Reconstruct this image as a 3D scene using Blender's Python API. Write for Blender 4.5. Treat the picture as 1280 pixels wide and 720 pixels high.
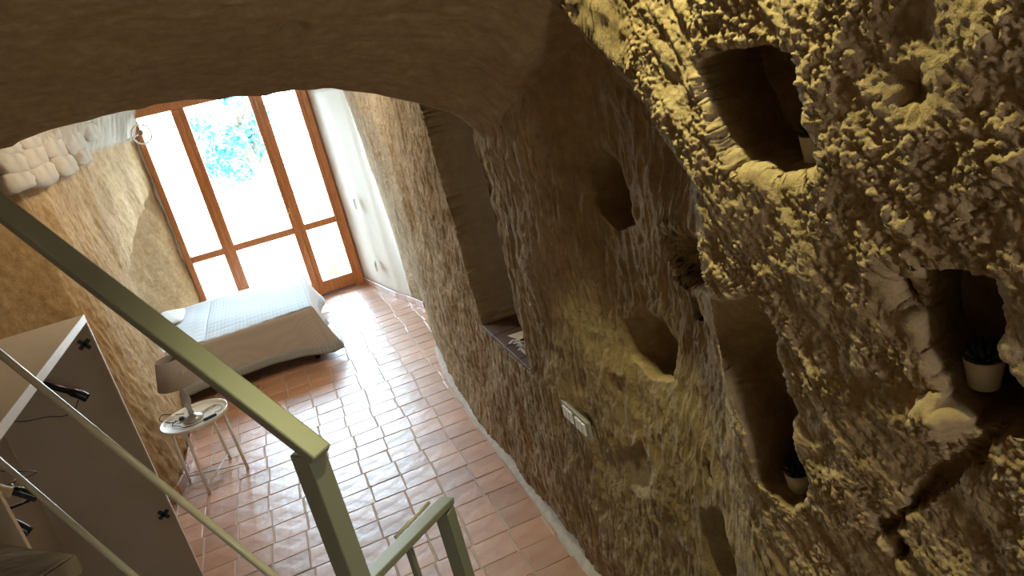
import bpy, bmesh, math, random
import numpy as np
from mathutils import Vector, Matrix

for o in list(bpy.data.objects): bpy.data.objects.remove(o, do_unlink=True)
scene = bpy.context.scene
COL = scene.collection
random.seed(7)
PI = math.pi

# ------------------------------------------------------------------ camera
EYE = 2.4
F = 870.0
RM = np.array([[0.91058444, -0.31180941, 0.27131322],
               [-0.35051093, -0.23468117, 0.90667902],
               [-0.21903894, -0.92070606, -0.32298963]])
cam_data = bpy.data.cameras.new('camera')
cam_data.sensor_width = 36.0
cam_data.lens = F / 1280.0 * 36.0
cam_data.clip_start = 0.02
cam = bpy.data.objects.new('camera', cam_data)
COL.objects.link(cam)
m = Matrix.Identity(4)
for i in range(3):
    m[i][0] = RM[i, 0]; m[i][1] = -RM[i, 1]; m[i][2] = -RM[i, 2]
m[0][3], m[1][3], m[2][3] = 0, 0, EYE
cam.matrix_world = m
scene.camera = cam

def ray(px, py): return RM @ np.array([px - 640.0, py - 360.0, F])
def onx(px, py, x):
    d = ray(px, py); return np.array([0, 0, EYE]) + d * (x / d[0])
def ony(px, py, y):
    d = ray(px, py); return np.array([0, 0, EYE]) + d * (y / d[1])
def onz(px, py, z):
    d = ray(px, py); return np.array([0, 0, EYE]) + d * ((z - EYE) / d[2])

# ------------------------------------------------------------------ world, lights, exposure
world = bpy.data.worlds.new('sky'); scene.world = world
world.use_nodes = True
bg = world.node_tree.nodes['Background']
bg.inputs[0].default_value = (0.66, 0.83, 1.0, 1)
bg.inputs[1].default_value = 15.5
scene.cycles.max_bounces = 14
scene.cycles.diffuse_bounces = 8

scene.view_settings.view_transform = 'Standard'
scene.view_settings.look = 'None'
scene.view_settings.gamma = 1.0
scene.view_settings.use_curve_mapping = False
scene.view_settings.exposure = 1.15

def light(name, kind, loc, energy, color, target=None, **kw):
    d = bpy.data.lights.new(name, kind); d.energy = energy; d.color = color
    for k, v in kw.items(): setattr(d, k, v)
    o = bpy.data.objects.new(name, d); COL.objects.link(o); o.location = loc
    if target is not None:
        o.rotation_euler = (Vector(target) - Vector(loc)).to_track_quat('-Z', 'Y').to_euler()
    return o
# sky portal in the door opening (guides sampling only)
pt = light('door_portal', 'AREA', (-0.2, 8.95, 1.3), 1.0, (1, 1, 1), (-0.2, 0, 1.3), shape='RECTANGLE', size=1.95, size_y=2.7)
pt.data.cycles.is_portal = True
# warm lamp high in the stair chamber, close to the right-hand wall
light('stair_spot', 'SPOT', (0.705, 1.26, 3.18), 44.0, (0.99, 0.92, 0.42), (0.80, 0.95, 1.5), spot_size=math.radians(105), spot_blend=0.7, shadow_soft_size=0.02)
# unseen fill light behind the camera, added to brighten rails, wardrobe and soffit
light('stair_fill', 'POINT', (0.68, -0.95, 1.95), 15.0, (1.0, 0.96, 0.90), shadow_soft_size=0.10)
# fill light added under the vault crown to lift the walls, hidden by the arch
light('vault_fill', 'POINT', (0.05, 4.95, 2.90), 25.0, (1.0, 0.88, 0.68), shadow_soft_size=0.12)

# ------------------------------------------------------------------ material helpers
def new_mat(name):
    mt = bpy.data.materials.new(name); mt.use_nodes = True
    nt = mt.node_tree; b = nt.nodes['Principled BSDF']
    return mt, nt, b
def link(nt, a, b): nt.links.new(a, b)
def noise(nt, scale, detail=4, rough=0.6, coord='Object', stretch=None):
    tc = nt.nodes.new('ShaderNodeTexCoord'); n = nt.nodes.new('ShaderNodeTexNoise')
    n.inputs['Scale'].default_value = scale; n.inputs['Detail'].default_value = detail; n.inputs['Roughness'].default_value = rough
    if stretch:
        mp = nt.nodes.new('ShaderNodeMapping'); mp.inputs['Scale'].default_value = stretch
        link(nt, tc.outputs[coord], mp.inputs[0]); link(nt, mp.outputs[0], n.inputs['Vector'])
    else: link(nt, tc.outputs[coord], n.inputs['Vector'])
    return n
def ramp(nt, fac, stops):
    r = nt.nodes.new('ShaderNodeValToRGB')
    el = r.color_ramp.elements
    while len(el) < len(stops): el.new(0.5)
    for e, (p, c) in zip(el, stops): e.position = p; e.color = (c[0], c[1], c[2], 1)
    link(nt, fac, r.inputs[0]); return r
def bump(nt, b, h, strength, dist):
    bp = nt.nodes.new('ShaderNodeBump'); bp.inputs['Strength'].default_value = strength; bp.inputs['Distance'].default_value = dist
    link(nt, h, bp.inputs['Height']); link(nt, bp.outputs[0], b.inputs['Normal']); return bp
def mixc(nt, fac, a, bcol, mode='MIX'):
    mx = nt.nodes.new('ShaderNodeMix'); mx.data_type = 'RGBA'; mx.blend_type = mode
    for s, v in ((0, fac), (6, a), (7, bcol)):
        if hasattr(v, 'is_output'): link(nt, v, mx.inputs[s])
        elif s == 0: mx.inputs[0].default_value = v
        else: mx.inputs[s].default_value = (v[0], v[1], v[2], 1)
    return mx.outputs[2]

def simple(name, col, rough=0.5, metal=0.0, var=0.08, scale=8, spec=0.5, bmp=0.0, bscale=60, stretch=None):
    mt, nt, b = new_mat(name)
    n = noise(nt, scale, 4, 0.6, stretch=stretch)
    lo = [c * (1 - var) for c in col]; hi = [min(1, c * (1 + var)) for c in col]
    r = ramp(nt, n.outputs['Fac'], [(0.3, lo), (0.7, hi)])
    link(nt, r.outputs[0], b.inputs['Base Color'])
    b.inputs['Roughness'].default_value = rough; b.inputs['Metallic'].default_value = metal
    b.inputs['Specular IOR Level'].default_value = spec
    if bmp:
        n2 = noise(nt, bscale, 3, 0.6, stretch=stretch); bump(nt, b, n2.outputs['Fac'], bmp, 0.004)
    return mt

M = {}
def rock_mat(name='tuff_rock', tint=(1, 1, 1)):
    mt, nt, b = new_mat(name)
    n1 = noise(nt, 2.2, 6, 0.65); n2 = noise(nt, 22, 5, 0.7); n3 = noise(nt, 130, 5, 0.75)
    r1 = ramp(nt, n1.outputs['Fac'], [(0.3, (0.36, 0.272, 0.165)), (0.55, (0.45, 0.352, 0.222)), (0.75, (0.52, 0.425, 0.285))])
    r2 = ramp(nt, n2.outputs['Fac'], [(0.35, (0.72, 0.68, 0.62)), (0.65, (1.0, 1.0, 1.0))])
    c = mixc(nt, 1.0, r1.outputs[0], r2.outputs[0], 'MULTIPLY')
    if tint != (1, 1, 1): c = mixc(nt, 1.0, c, tint, 'MULTIPLY')
    at = nt.nodes.new('ShaderNodeAttribute'); at.attribute_name = 'plaster'
    sp = nt.nodes.new('ShaderNodeSeparateColor'); link(nt, at.outputs['Color'], sp.inputs[0])
    c = mixc(nt, sp.outputs[0], c, (0.72, 0.68, 0.60))           # lime plaster beside the door
    c = mixc(nt, sp.outputs[1], c, (0.50, 0.455, 0.39))          # grey render in the window niche
    c = mixc(nt, sp.outputs[2], c, (0.42, 0.365, 0.29))           # pale mortared vault
    link(nt, c, b.inputs['Base Color']); b.inputs['Roughness'].default_value = 0.95
    b.inputs['Specular IOR Level'].default_value = 0.15
    mm = nt.nodes.new('ShaderNodeMath'); mm.operation = 'MULTIPLY_ADD'; mm.inputs[1].default_value = 0.6
    link(nt, n3.outputs['Fac'], mm.inputs[0]); link(nt, n2.outputs['Fac'], mm.inputs[2])
    iv = nt.nodes.new('ShaderNodeMath'); iv.operation = 'SUBTRACT'; iv.inputs[0].default_value = 1.0; link(nt, sp.outputs[0], iv.inputs[1])
    bp = bump(nt, b, mm.outputs[0], 0.5, 0.016)
    ml = nt.nodes.new('ShaderNodeMath'); ml.operation = 'MULTIPLY'; ml.inputs[1].default_value = 0.55; link(nt, iv.outputs[0], ml.inputs[0])
    link(nt, ml.outputs[0], bp.inputs['Strength'])
    return mt
M['rock'] = rock_mat()
M['rock_ochre'] = rock_mat('ochre_tuff_rock', (1.12, 0.98, 0.78))

def tile_mat():
    mt, nt, b = new_mat('terracotta_tile')
    oi = nt.nodes.new('ShaderNodeObjectInfo')
    n1 = noise(nt, 3.0, 5, 0.6); n2 = noise(nt, 14, 4, 0.6)
    r1 = ramp(nt, n1.outputs['Fac'], [(0.3, (0.41, 0.20, 0.115)), (0.55, (0.49, 0.26, 0.155)), (0.75, (0.56, 0.33, 0.215))])
    r2 = ramp(nt, oi.outputs['Random'], [(0.0, (0.80, 0.78, 0.76)), (1.0, (1.08, 1.05, 1.02))])
    c = mixc(nt, 1.0, r1.outputs[0], r2.outputs[0], 'MULTIPLY')
    link(nt, c, b.inputs['Base Color'])
    rr = nt.nodes.new('ShaderNodeMapRange'); rr.inputs[3].default_value = 0.24; rr.inputs[4].default_value = 0.46
    link(nt, n2.outputs['Fac'], rr.inputs[0]); link(nt, rr.outputs[0], b.inputs['Roughness'])
    b.inputs['Specular IOR Level'].default_value = 0.6; b.inputs['Coat Weight'].default_value = 0.5; b.inputs['Coat Roughness'].default_value = 0.48; b.inputs['Coat IOR'].default_value = 1.6
    n4 = noise(nt, 9, 2, 0.5); bump(nt, b, n4.outputs['Fac'], 0.35, 0.02)
    return mt
M['tile'] = tile_mat()
M['grout'] = simple('grout', (0.50, 0.43, 0.37), 0.8, bmp=0.3)
M['wood'] = simple('door_wood', (0.46, 0.165, 0.048), 0.32, var=0.22, scale=9, stretch=(4, 4, 0.6), bmp=0.1)
M['olive'] = simple('olive_paint', (0.215, 0.235, 0.195), 0.45, var=0.04)
M['rod'] = simple('olive_rod_paint', (0.46, 0.46, 0.38), 0.28, var=0.04)
M['white_metal'] = simple('white_enamel', (0.78, 0.78, 0.74), 0.3, var=0.02)
M['pot'] = simple('white_pot', (0.80, 0.80, 0.78), 0.4, var=0.02)
M['leaf_dark'] = simple('succulent_leaf', (0.02, 0.05, 0.025), 0.5, var=0.3, scale=30)
M['soil'] = simple('soil', (0.03, 0.022, 0.015), 0.9, var=0.3, scale=60)
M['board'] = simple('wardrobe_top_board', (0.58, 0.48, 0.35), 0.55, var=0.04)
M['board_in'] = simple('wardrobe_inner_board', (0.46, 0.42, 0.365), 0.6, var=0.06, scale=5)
M['edge'] = simple('white_edge_band', (0.82, 0.79, 0.76), 0.45, var=0.02)
M['black'] = simple('black_plastic', (0.008, 0.009, 0.014), 0.25, var=0.1)
M['hinge'] = simple('dark_hinge_metal', (0.06, 0.06, 0.055), 0.5, metal=0.3, var=0.2, scale=60)
M['steel'] = simple('brushed_steel', (0.55, 0.54, 0.51), 0.32, metal=0.8, var=0.05)
M['wire'] = simple('grey_wire', (0.22, 0.21, 0.20), 0.4, metal=0.5)
M['cord'] = simple('dark_cord', (0.03, 0.022, 0.02), 0.95, spec=0.05)
M['pale_wood'] = simple('pale_wood', (0.60, 0.43, 0.24), 0.5, var=0.15, stretch=(1, 6, 6))
M['shade'] = simple('taupe_lampshade', (0.29, 0.24, 0.21), 0.85, var=0.06, scale=90, bmp=0.1, bscale=300)
M['shade_print'] = simple('shade_print', (0.55, 0.48, 0.41), 0.85)
M['lamp_metal'] = simple('grey_lamp_base', (0.40, 0.38, 0.35), 0.35, metal=0.4, var=0.1)
M['brass'] = simple('brass', (0.75, 0.50, 0.18), 0.28, metal=1.0)
M['brown_tile'] = simple('brown_sill_tile', (0.11, 0.062, 0.045), 0.6, var=0.2)
M['paper'] = simple('paper', (0.80, 0.76, 0.68), 0.8, var=0.03)
M['switch'] = simple('switch_plastic', (0.82, 0.82, 0.80), 0.4, var=0.01)
M['switch_grey'] = simple('switch_plate_grey', (0.30, 0.29, 0.26), 0.4, var=0.05)
M['stone'] = simple('vault_stone', (0.40, 0.34, 0.265), 0.95, var=0.2, scale=6, spec=0.1, bmp=0.8, bscale=25)
M['step'] = simple('stair_stone', (0.20, 0.165, 0.115), 0.85, var=0.35, scale=5, bmp=0.6, bscale=14, stretch=(1, 6, 1))
M['kerb'] = simple('lime_kerb', (0.46, 0.42, 0.37), 0.85, var=0.15, scale=20, bmp=0.5, bscale=40)
M['white_plaster'] = simple('white_plaster', (0.74, 0.70, 0.63), 0.9, var=0.05, scale=3, bmp=0.2)
M['bed_frame'] = simple('bed_frame_brown', (0.14, 0.085, 0.075), 0.6, var=0.1)
M['mattress'] = simple('mattress_cotton', (0.75, 0.72, 0.68), 0.9)
M['pillow'] = simple('white_pillow', (0.62, 0.62, 0.61), 0.9, bmp=0.2)
M['terrace'] = simple('terrace_paving', (0.62, 0.60, 0.55), 0.8)
M['tree_leaf'] = simple('tree_leaf', (0.05, 0.20, 0.19), 0.6, var=0.35, scale=3)
M['bark'] = simple('bark', (0.12, 0.09, 0.06), 0.9, var=0.3, bmp=0.5)
M['terracotta'] = simple('terracotta_pot', (0.50, 0.20, 0.09), 0.7)
M['rock_plain'] = simple('rock_plain', (0.42, 0.33, 0.21), 0.95, var=0.2, scale=3, bmp=0.5, bscale=20)

def cloth_mat(name, col, weave, strength):
    mt, nt, b = new_mat(name)
    tc = nt.nodes.new('ShaderNodeTexCoord')
    w1 = nt.nodes.new('ShaderNodeTexWave'); w1.bands_direction = 'X'; w1.inputs['Scale'].default_value = weave
    w2 = nt.nodes.new('ShaderNodeTexWave'); w2.bands_direction = 'Y'; w2.inputs['Scale'].default_value = weave
    for w in (w1, w2): w.inputs['Distortion'].default_value = 0.6; w.inputs['Detail'].default_value = 1; link(nt, tc.outputs['Object'], w.inputs['Vector'])
    mx = nt.nodes.new('ShaderNodeMath'); mx.operation = 'MULTIPLY'; link(nt, w1.outputs['Fac'], mx.inputs[0]); link(nt, w2.outputs['Fac'], mx.inputs[1])
    r = ramp(nt, mx.outputs[0], [(0.0, [c * 0.9 for c in col]), (0.6, col)])
    link(nt, r.outputs[0], b.inputs['Base Color']); b.inputs['Roughness'].default_value = 0.85
    b.inputs['Sheen Weight'].default_value = 0.2
    bump(nt, b, mx.outputs[0], strength, 0.004)
    return mt
M['spread'] = cloth_mat('bedspread_beige', (0.49, 0.44, 0.40), 45, 0.2)
M['quilt'] = cloth_mat('quilt_white', (0.34, 0.36, 0.37), 9, 0.6)
M['sheet'] = cloth_mat('sheet_white', (0.40, 0.41, 0.42), 2.5, 0.4)

def glass_mat():
    mt = bpy.data.materials.new('window_glass'); mt.use_nodes = True; nt = mt.node_tree; nt.nodes.clear()
    o = nt.nodes.new('ShaderNodeOutputMaterial'); t = nt.nodes.new('ShaderNodeBsdfTransparent'); g = nt.nodes.new('ShaderNodeBsdfGlossy')
    g.inputs['Roughness'].default_value = 0.02; f = nt.nodes.new('ShaderNodeFresnel'); f.inputs[0].default_value = 1.3
    n = nt.nodes.new('ShaderNodeTexNoise'); n.inputs['Scale'].default_value = 2.0
    r = ramp(nt, n.outputs['Fac'], [(0.3, (0.95, 0.98, 0.97)), (0.7, (0.98, 1, 1))]); link(nt, r.outputs[0], t.inputs[0])
    mx = nt.nodes.new('ShaderNodeMixShader'); link(nt, f.outputs[0], mx.inputs[0]); link(nt, t.outputs[0], mx.inputs[1]); link(nt, g.outputs[0], mx.inputs[2])
    link(nt, mx.outputs[0], o.inputs[0]); return mt
M['glass'] = glass_mat()

# ------------------------------------------------------------------ mesh helpers
class MB:
    def __init__(s): s.v = []; s.f = []; s.sm = []
    def add(s, vs, fs, smooth=False):
        o = len(s.v); s.v += [tuple(float(c) for c in p) for p in vs]
        for q in fs: s.f.append(tuple(i + o for i in q)); s.sm.append(smooth)
        return s
    def box(s, a, b):
        x0, y0, z0 = a; x1, y1, z1 = b
        return s.add([(x0, y0, z0), (x1, y0, z0), (x1, y1, z0), (x0, y1, z0), (x0, y0, z1), (x1, y0, z1), (x1, y1, z1), (x0, y1, z1)],
                     [(0, 3, 2, 1), (4, 5, 6, 7), (0, 1, 5, 4), (1, 2, 6, 5), (2, 3, 7, 6), (3, 0, 4, 7)])
    def prism(s, poly, z0, z1):
        n = len(poly)
        return s.add([(p[0], p[1], z0) for p in poly] + [(p[0], p[1], z1) for p in poly],
                     [tuple(reversed(range(n))), tuple(range(n, 2 * n))] + [(i, (i + 1) % n, n + (i + 1) % n, n + i) for i in range(n)])
    def lathe(s, prof, c=(0, 0, 0), n=24, cap=True):
        vs = []; fs = []
        for r, z in prof:
            for k in range(n):
                a = 2 * PI * k / n; vs.append((c[0] + r * math.cos(a), c[1] + r * math.sin(a), c[2] + z))
        for i in range(len(prof) - 1):
            for k in range(n):
                k2 = (k + 1) % n; fs.append((i * n + k, i * n + k2, (i + 1) * n + k2, (i + 1) * n + k))
        s.add(vs, fs, True)
        if cap:
            o = len(s.v) - len(vs)
            s.f.append(tuple(o + k for k in reversed(range(n)))); s.sm.append(False)
            s.f.append(tuple(o + (len(prof) - 1) * n + k for k in range(n))); s.sm.append(False)
        return s
    def tube(s, pts, r, n=10, closed=False):
        pts = [Vector(p) for p in pts]; N = len(pts); vs = []; fs = []
        rr = r if isinstance(r, (list, tuple)) else [r] * N
        up = Vector((0.13, 0.21, 0.97))
        for i, p in enumerate(pts):
            if closed: t = pts[(i + 1) % N] - pts[i - 1]
            else: t = pts[min(i + 1, N - 1)] - pts[max(i - 1, 0)]
            t.normalize()
            u = t.cross(up)
            if u.length < 0.1: u = t.cross(Vector((1, 0, 0)))
            u.normalize(); w = u.cross(t); up = w if w.length else up
            for k in range(n):
                a = 2 * PI * k / n; vs.append(p + (u * math.cos(a) + w * math.sin(a)) * rr[i])
        for i in range(N if closed else N - 1):
            j = (i + 1) % N
            for k in range(n):
                k2 = (k + 1) % n; fs.append((i * n + k, i * n + k2, j * n + k2, j * n + k))
        o = len(s.v); s.add(vs, fs, True)
        if not closed:
            s.f.append(tuple(o + k for k in reversed(range(n)))); s.sm.append(False)
            s.f.append(tuple(o + (N - 1) * n + k for k in range(n))); s.sm.append(False)
        return s
    def bar(s, a, b, w, h, up=(0, 0, 1)):
        a = Vector(a); b = Vector(b); t = (b - a).normalized(); u = t.cross(Vector(up)).normalized(); q = u.cross(t)
        vs = []
        for p in (a, b):
            for (i, j) in ((-1, -1), (1, -1), (1, 1), (-1, 1)): vs.append(p + u * (i * w / 2) + q * (j * h / 2))
        return s.add(vs, [(0, 3, 2, 1), (4, 5, 6, 7), (0, 1, 5, 4), (1, 2, 6, 5), (2, 3, 7, 6), (3, 0, 4, 7)])
    def mesh(s, name):
        me = bpy.data.meshes.new(name); me.from_pydata(s.v, [], s.f)
        me.polygons.foreach_set('use_smooth', s.sm); me.update()
        return me
    def build(s, name, mat, parent=None, bevel=0.0, seg=2):
        me = s.mesh(name); bm = bmesh.new(); bm.from_mesh(me); bmesh.ops.recalc_face_normals(bm, faces=bm.faces[:])
        if bevel: bmesh.ops.bevel(bm, geom=bm.edges[:], offset=bevel, segments=seg, affect='EDGES', profile=0.5, clamp_overlap=True)
        bm.to_mesh(me); bm.free()
        me.materials.append(M[mat]); o = bpy.data.objects.new(name, me); COL.objects.link(o)
        if parent: o.parent = parent
        return o
def tag(o, label=None, cat=None, group=None, kind=None):
    if label: o['label'] = label
    if cat: o['category'] = cat
    if group: o['group'] = group
    if kind: o['kind'] = kind
    return o
def empty(name, loc=(0, 0, 0), rz=0.0):
    o = bpy.data.objects.new(name, None); COL.objects.link(o); o.location = loc; o.rotation_euler = (0, 0, rz); o.empty_display_size = 0.1
    return o
def bez(pts, n=12):
    """Catmull-Rom through pts"""
    P = [Vector(p) for p in pts]; P = [P[0] * 2 - P[1]] + P + [P[-1] * 2 - P[-2]]; out = []
    for i in range(1, len(P) - 2):
        for k in range(n):
            t = k / n; a, b, c, d = P[i - 1:i + 3]
            out.append(0.5 * ((2 * b) + (c - a) * t + (2 * a - 5 * b + 4 * c - d) * t * t + (3 * b - a - 3 * c + d) * t ** 3))
    out.append(P[-2]); return out

# ------------------------------------------------------------------ numpy noise
_rng = np.random.RandomState(11); TAB = _rng.rand(65536).astype(np.float32)
def vnoise(x, y, z, seed=0):
    xi = np.floor(x).astype(np.int64); yi = np.floor(y).astype(np.int64); zi = np.floor(z).astype(np.int64)
    xf = (x - xi).astype(np.float32); yf = (y - yi).astype(np.float32); zf = (z - zi).astype(np.float32)
    xf = xf * xf * (3 - 2 * xf); yf = yf * yf * (3 - 2 * yf); zf = zf * zf * (3 - 2 * zf)
    def h(a, b, c): return TAB[((a * 73856093) ^ (b * 19349663) ^ (c * 83492791) ^ (seed * 2654435)) & 0xffff]
    r = 0
    for dx in (0, 1):
        wx = xf if dx else 1 - xf
        for dy in (0, 1):
            wy = yf if dy else 1 - yf
            for dz in (0, 1):
                r = r + wx * wy * (zf if dz else 1 - zf) * h(xi + dx, yi + dy, zi + dz)
    return r * 2 - 1
def fbm(x, y, z, oct=4, gain=0.5, seed=0):
    a = 1.0; r = 0; t = 0
    for i in range(oct):
        r = r + a * vnoise(x, y, z, seed + i); t += a; a *= gain; x = x * 2.03 + 3.1; y = y * 2.03 + 1.7; z = z * 2.03 + 9.2
    return r / t
def ridged(x, y, z, oct=3, seed=0):
    a = 1.0; r = 0; t = 0
    for i in range(oct):
        r = r + a * (1 - np.abs(vnoise(x, y, z, seed + i)) * 2.0); t += a; a *= 0.5; x = x * 2.1 + 2.3; y = y * 2.1 + 5.7; z = z * 2.1 + 1.9
    return r / t
def sst(a, b, x):
    t = np.clip((x - a) / (b - a), 0, 1); return t * t * (3 - 2 * t)
def poly_sdf(Y, Z, poly):
    """positive inside, negative outside"""
    P = np.array(poly, float); n = len(P); d = np.full(Y.shape, 1e9); ins = np.zeros(Y.shape, bool)
    for i in range(n):
        a = P[i]; b = P[(i + 1) % n]; e = b - a
        wx = Y - a[0]; wz = Z - a[1]; t = np.clip((wx * e[0] + wz * e[1]) / (e @ e + 1e-12), 0, 1)
        d = np.minimum(d, np.hypot(wx - t * e[0], wz - t * e[1]))
        c = ((a[1] > Z) != (b[1] > Z)) & (Y < (b[0] - a[0]) * (Z - a[1]) / (b[1] - a[1] + 1e-12) + a[0]); ins ^= c
    return np.where(ins, d, -d)
def line_dist(Y, Z, pts):
    P = np.array(pts, float); d = np.full(Y.shape, 1e9); side = np.zeros(Y.shape)
    for a, b in zip(P[:-1], P[1:]):
        e = b - a; wx = Y - a[0]; wz = Z - a[1]; t = np.clip((wx * e[0] + wz * e[1]) / (e @ e), 0, 1)
        dd = np.hypot(wx - t * e[0], wz - t * e[1]); s = np.sign(e[0] * wz - e[1] * wx); m_ = dd < d
        d = np.where(m_, dd, d); side = np.where(m_, s, side)
    return d, side

# ------------------------------------------------------------------ the cave shell
WX = 0.85
YEND = 8.86
ys = list(np.arange(-1.25, 0.40, 0.03)) + list(np.arange(0.40, 0.52, 0.006)) + list(np.arange(0.52, 1.5, 0.0030)) + list(np.arange(1.5, 1.7, 0.0042)) + list(np.arange(1.7, 2.2, 0.0050))
y = 2.2
while y < YEND: ys.append(y); y += 0.0024 * y * (1.0 if y < 5 else 1.5)
ys.append(YEND); ys = np.array(ys)
NR, NC, NL = 680, 150, 140
# base paths ------------------------------------------------------
ry = [-1.3, 0.3, 0.8, 1.22, 1.6, 2.1, 2.55, 3.5, 4.3, 5.2, 5.76, 6.49, 7.0, 7.4, 7.67, 8.81, 8.9]
rx = [0.90, 0.88, 0.855, 0.835, 0.875, 0.86, 0.835, 0.84, 0.835, 0.86, 0.925, 1.06, 1.14, 1.05, 0.965, 0.735, 0.735]
ly = [-1.3, 1.5, 4.1, 4.45, 4.8, 5.1, 6.2, 6.8, 8.2, 8.6, 8.9]
lx = [-1.75, -1.75, -1.75, -1.62, -1.30, -1.24, -1.24, -1.28, -1.22, -1.17, -1.14]
SOX = np.array([-1.9, -1.3, -0.69, -0.55, -0.39, -0.25, -0.11, 0.0, 0.185, 0.31, 0.44, 0.57, 0.67, 0.73, 0.80])
SOZ = np.array([2.40, 2.44, 2.463, 2.484, 2.486, 2.485, 2.47, 2.456, 2.434, 2.405, 2.36, 2.30, 2.245, 2.205, 2.12])
def base_surface():
    nY = len(ys); nS = NR + NC + NL
    X = np.zeros((nY, nS)); Z = np.zeros((nY, nS))
    near = 1 - sst(1.46, 1.66, ys)           # stair chamber, high ceiling
    far = sst(2.60, 2.66, ys)                # vaulted room beyond the arch
    arch = 1 - near - far
    rise = 0.25 * (2.55 - ys)
    zs = near * 3.25 + far * 2.36 + arch * (2.10 + 1.7 * rise)
    wr = np.interp(ys, ry, rx); wl = np.interp(ys, ly, lx)
    s = np.linspace(0, 1, NR)[None, :]
    zn = np.interp(s, [0, 0.16, 0.90, 1.0], [0, 1.18 / 3.28, 2.56 / 3.28, 1.0])     # finer rows where the stair wall is near
    nw = (1 - sst(1.5, 2.6, ys))[:, None]
    zr = -0.03 + (s * (1 - nw) + zn * nw) * (zs[:, None] + 0.03)
    lean = sst(5.3, 6.6, ys)[:, None] * 0.085 * (1 - sst(7.0, 7.6, ys))[:, None]
    lipy = np.where(zr > 2.04, 1.22 + (zr - 2.04) * 1.12, 1.22)
    ridge = (-0.020 * np.exp(-((ys[:, None] - lipy) / 0.12) ** 2))
    recede = (0.07 + 0.05 * sst(1.8, 2.1, zr)) * np.clip((ys[:, None] - lipy) / 0.26, 0, 1) ** 1.2 * (1 - sst(1.9, 2.5, ys))[:, None] * sst(0.9, 1.5, zr)
    curve = (arch[:, None]) * 0.045 * sst(1.75, 2.2, zr)
    xr = wr[:, None] - lean * zr + ridge + recede - curve
    X[:, :NR] = xr; Z[:, :NR] = zr
    # ceiling: from right spring to left spring
    c = (np.arange(1, NC + 1) / (NC + 1))[None, :]
    x0 = xr[:, -1][:, None]; x1 = wl[:, None]
    cx = x0 + (x1 - x0) * c
    z_arch = np.interp(cx, SOX, SOZ) + rise[:, None] * (1 + 0.7 * sst(0.2, 0.8, cx))
    u = np.clip((cx - x1) / (x0 - x1), 0, 1); bar = np.sqrt(np.clip(1 - (2 * u - 1) ** 2, 0, 1))
    z_far = 2.36 + 0.75 * bar
    z_near = 3.25 + 0.45 * bar ** 0.6
    X[:, NR:NR + NC] = cx
    Z[:, NR:NR + NC] = near[:, None] * z_near + far[:, None] * z_far + arch[:, None] * z_arch
    zl = near * 3.25 + far * 2.36 + arch * (2.40 + rise)
    t = np.linspace(1, 0, NL)[None, :]
    zz = t * (zl[:, None] + 0.03) - 0.03
    X[:, NR + NC:] = wl[:, None] - 0.05 * sst(0.3, 2.0, zz) * far[:, None]; Z[:, NR + NC:] = zz
    return X, Z
X, Z = base_surface()
Yg = np.repeat(ys[:, None], X.shape[1], 1)
# normals pointing into the room
dXy, dXs = np.gradient(X, axis=0), np.gradient(X, axis=1)
dYy = np.gradient(Yg, axis=0)
dZy, dZs = np.gradient(Z, axis=0), np.gradient(Z, axis=1)
nx = dYy * dZs; ny = dZy * dXs - dXy * dZs; nz = -dYy * dXs
ln = np.sqrt(nx * nx + ny * ny + nz * nz) + 1e-9; nx /= ln; ny /= ln; nz /= ln
sgn = -np.sign(nx[0, 10]); nx *= sgn; ny *= sgn; nz *= sgn
ny *= 0.5
R_ = slice(0, NR); C_ = slice(NR, NR + NC); L_ = slice(NR + NC, None)
# --- pixel-traced niche outlines, set on the wall plane
def wall_hit(u, v):
    x = WX
    for _ in range(6):
        p = onx(u, v, x); i = int(np.argmin(np.abs(ys - p[1]))); k = int(np.argmin(np.abs(Z[i, :NR] - p[2]))); x = 0.5 * x + 0.5 * X[i, k]
    return onx(u, v, x)
def wpoly(pix): return [tuple(wall_hit(p[0], p[1])[1:]) for p in pix]
NICHES = [  # outline, depth, edge width, flat
    ([(872, 84), (896, 58), (958, 54), (1000, 68), (1008, 112), (1024, 160), (1042, 205), (1036, 228), (985, 231), (932, 218), (904, 178), (886, 130)], 0.26, 0.014),
    ([(728, 196), (752, 186), (770, 200), (782, 235), (793, 280), (768, 286), (745, 256)], 0.20, 0.025),
    ([(826, 284), (850, 279), (873, 305), (884, 364), (860, 358), (838, 326)], 0.18, 0.022),
    ([(776, 404), (803, 390), (826, 400), (842, 432), (840, 474), (815, 472), (788, 446)], 0.16, 0.030),
    ([(890, 372), (945, 366), (968, 400), (986, 480), (992, 540), (1012, 622), (988, 636), (948, 604), (930, 530), (905, 460), (888, 410)], 0.24, 0.030),
    ([(1144, 332), (1200, 334), (1250, 348), (1254, 400), (1256, 440), (1284, 492), (1272, 540), (1226, 534), (1184, 498), (1154, 440), (1144, 385)], 0.24, 0.016),
    ([(1102, 338), (1128, 328), (1144, 352), (1148, 390), (1125, 387), (1106, 366)], 0.09, 0.035),
    ([(868, 640), (897, 642), (912, 690), (922, 735), (890, 745), (876, 700)], 0.10, 0.06),
    ([(1116, 672), (1131, 668), (1136, 700), (1122, 704)], 0.07, 0.012),
    ([(882, 582), (888, 580), (891, 602), (885, 604)], 0.04, 0.010),
    ([(858, 372), (866, 368), (873, 398), (866, 406)], 0.06, 0.015),
    ([(1118, 92), (1150, 86), (1168, 112), (1160, 136), (1126, 130)], 0.05, 0.05),
    ([(766, 566), (800, 556), (816, 590), (812, 622), (782, 612)], 0.025, 0.03),
]
Yr, Zr = Yg[:, R_], Z[:, R_]
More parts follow.
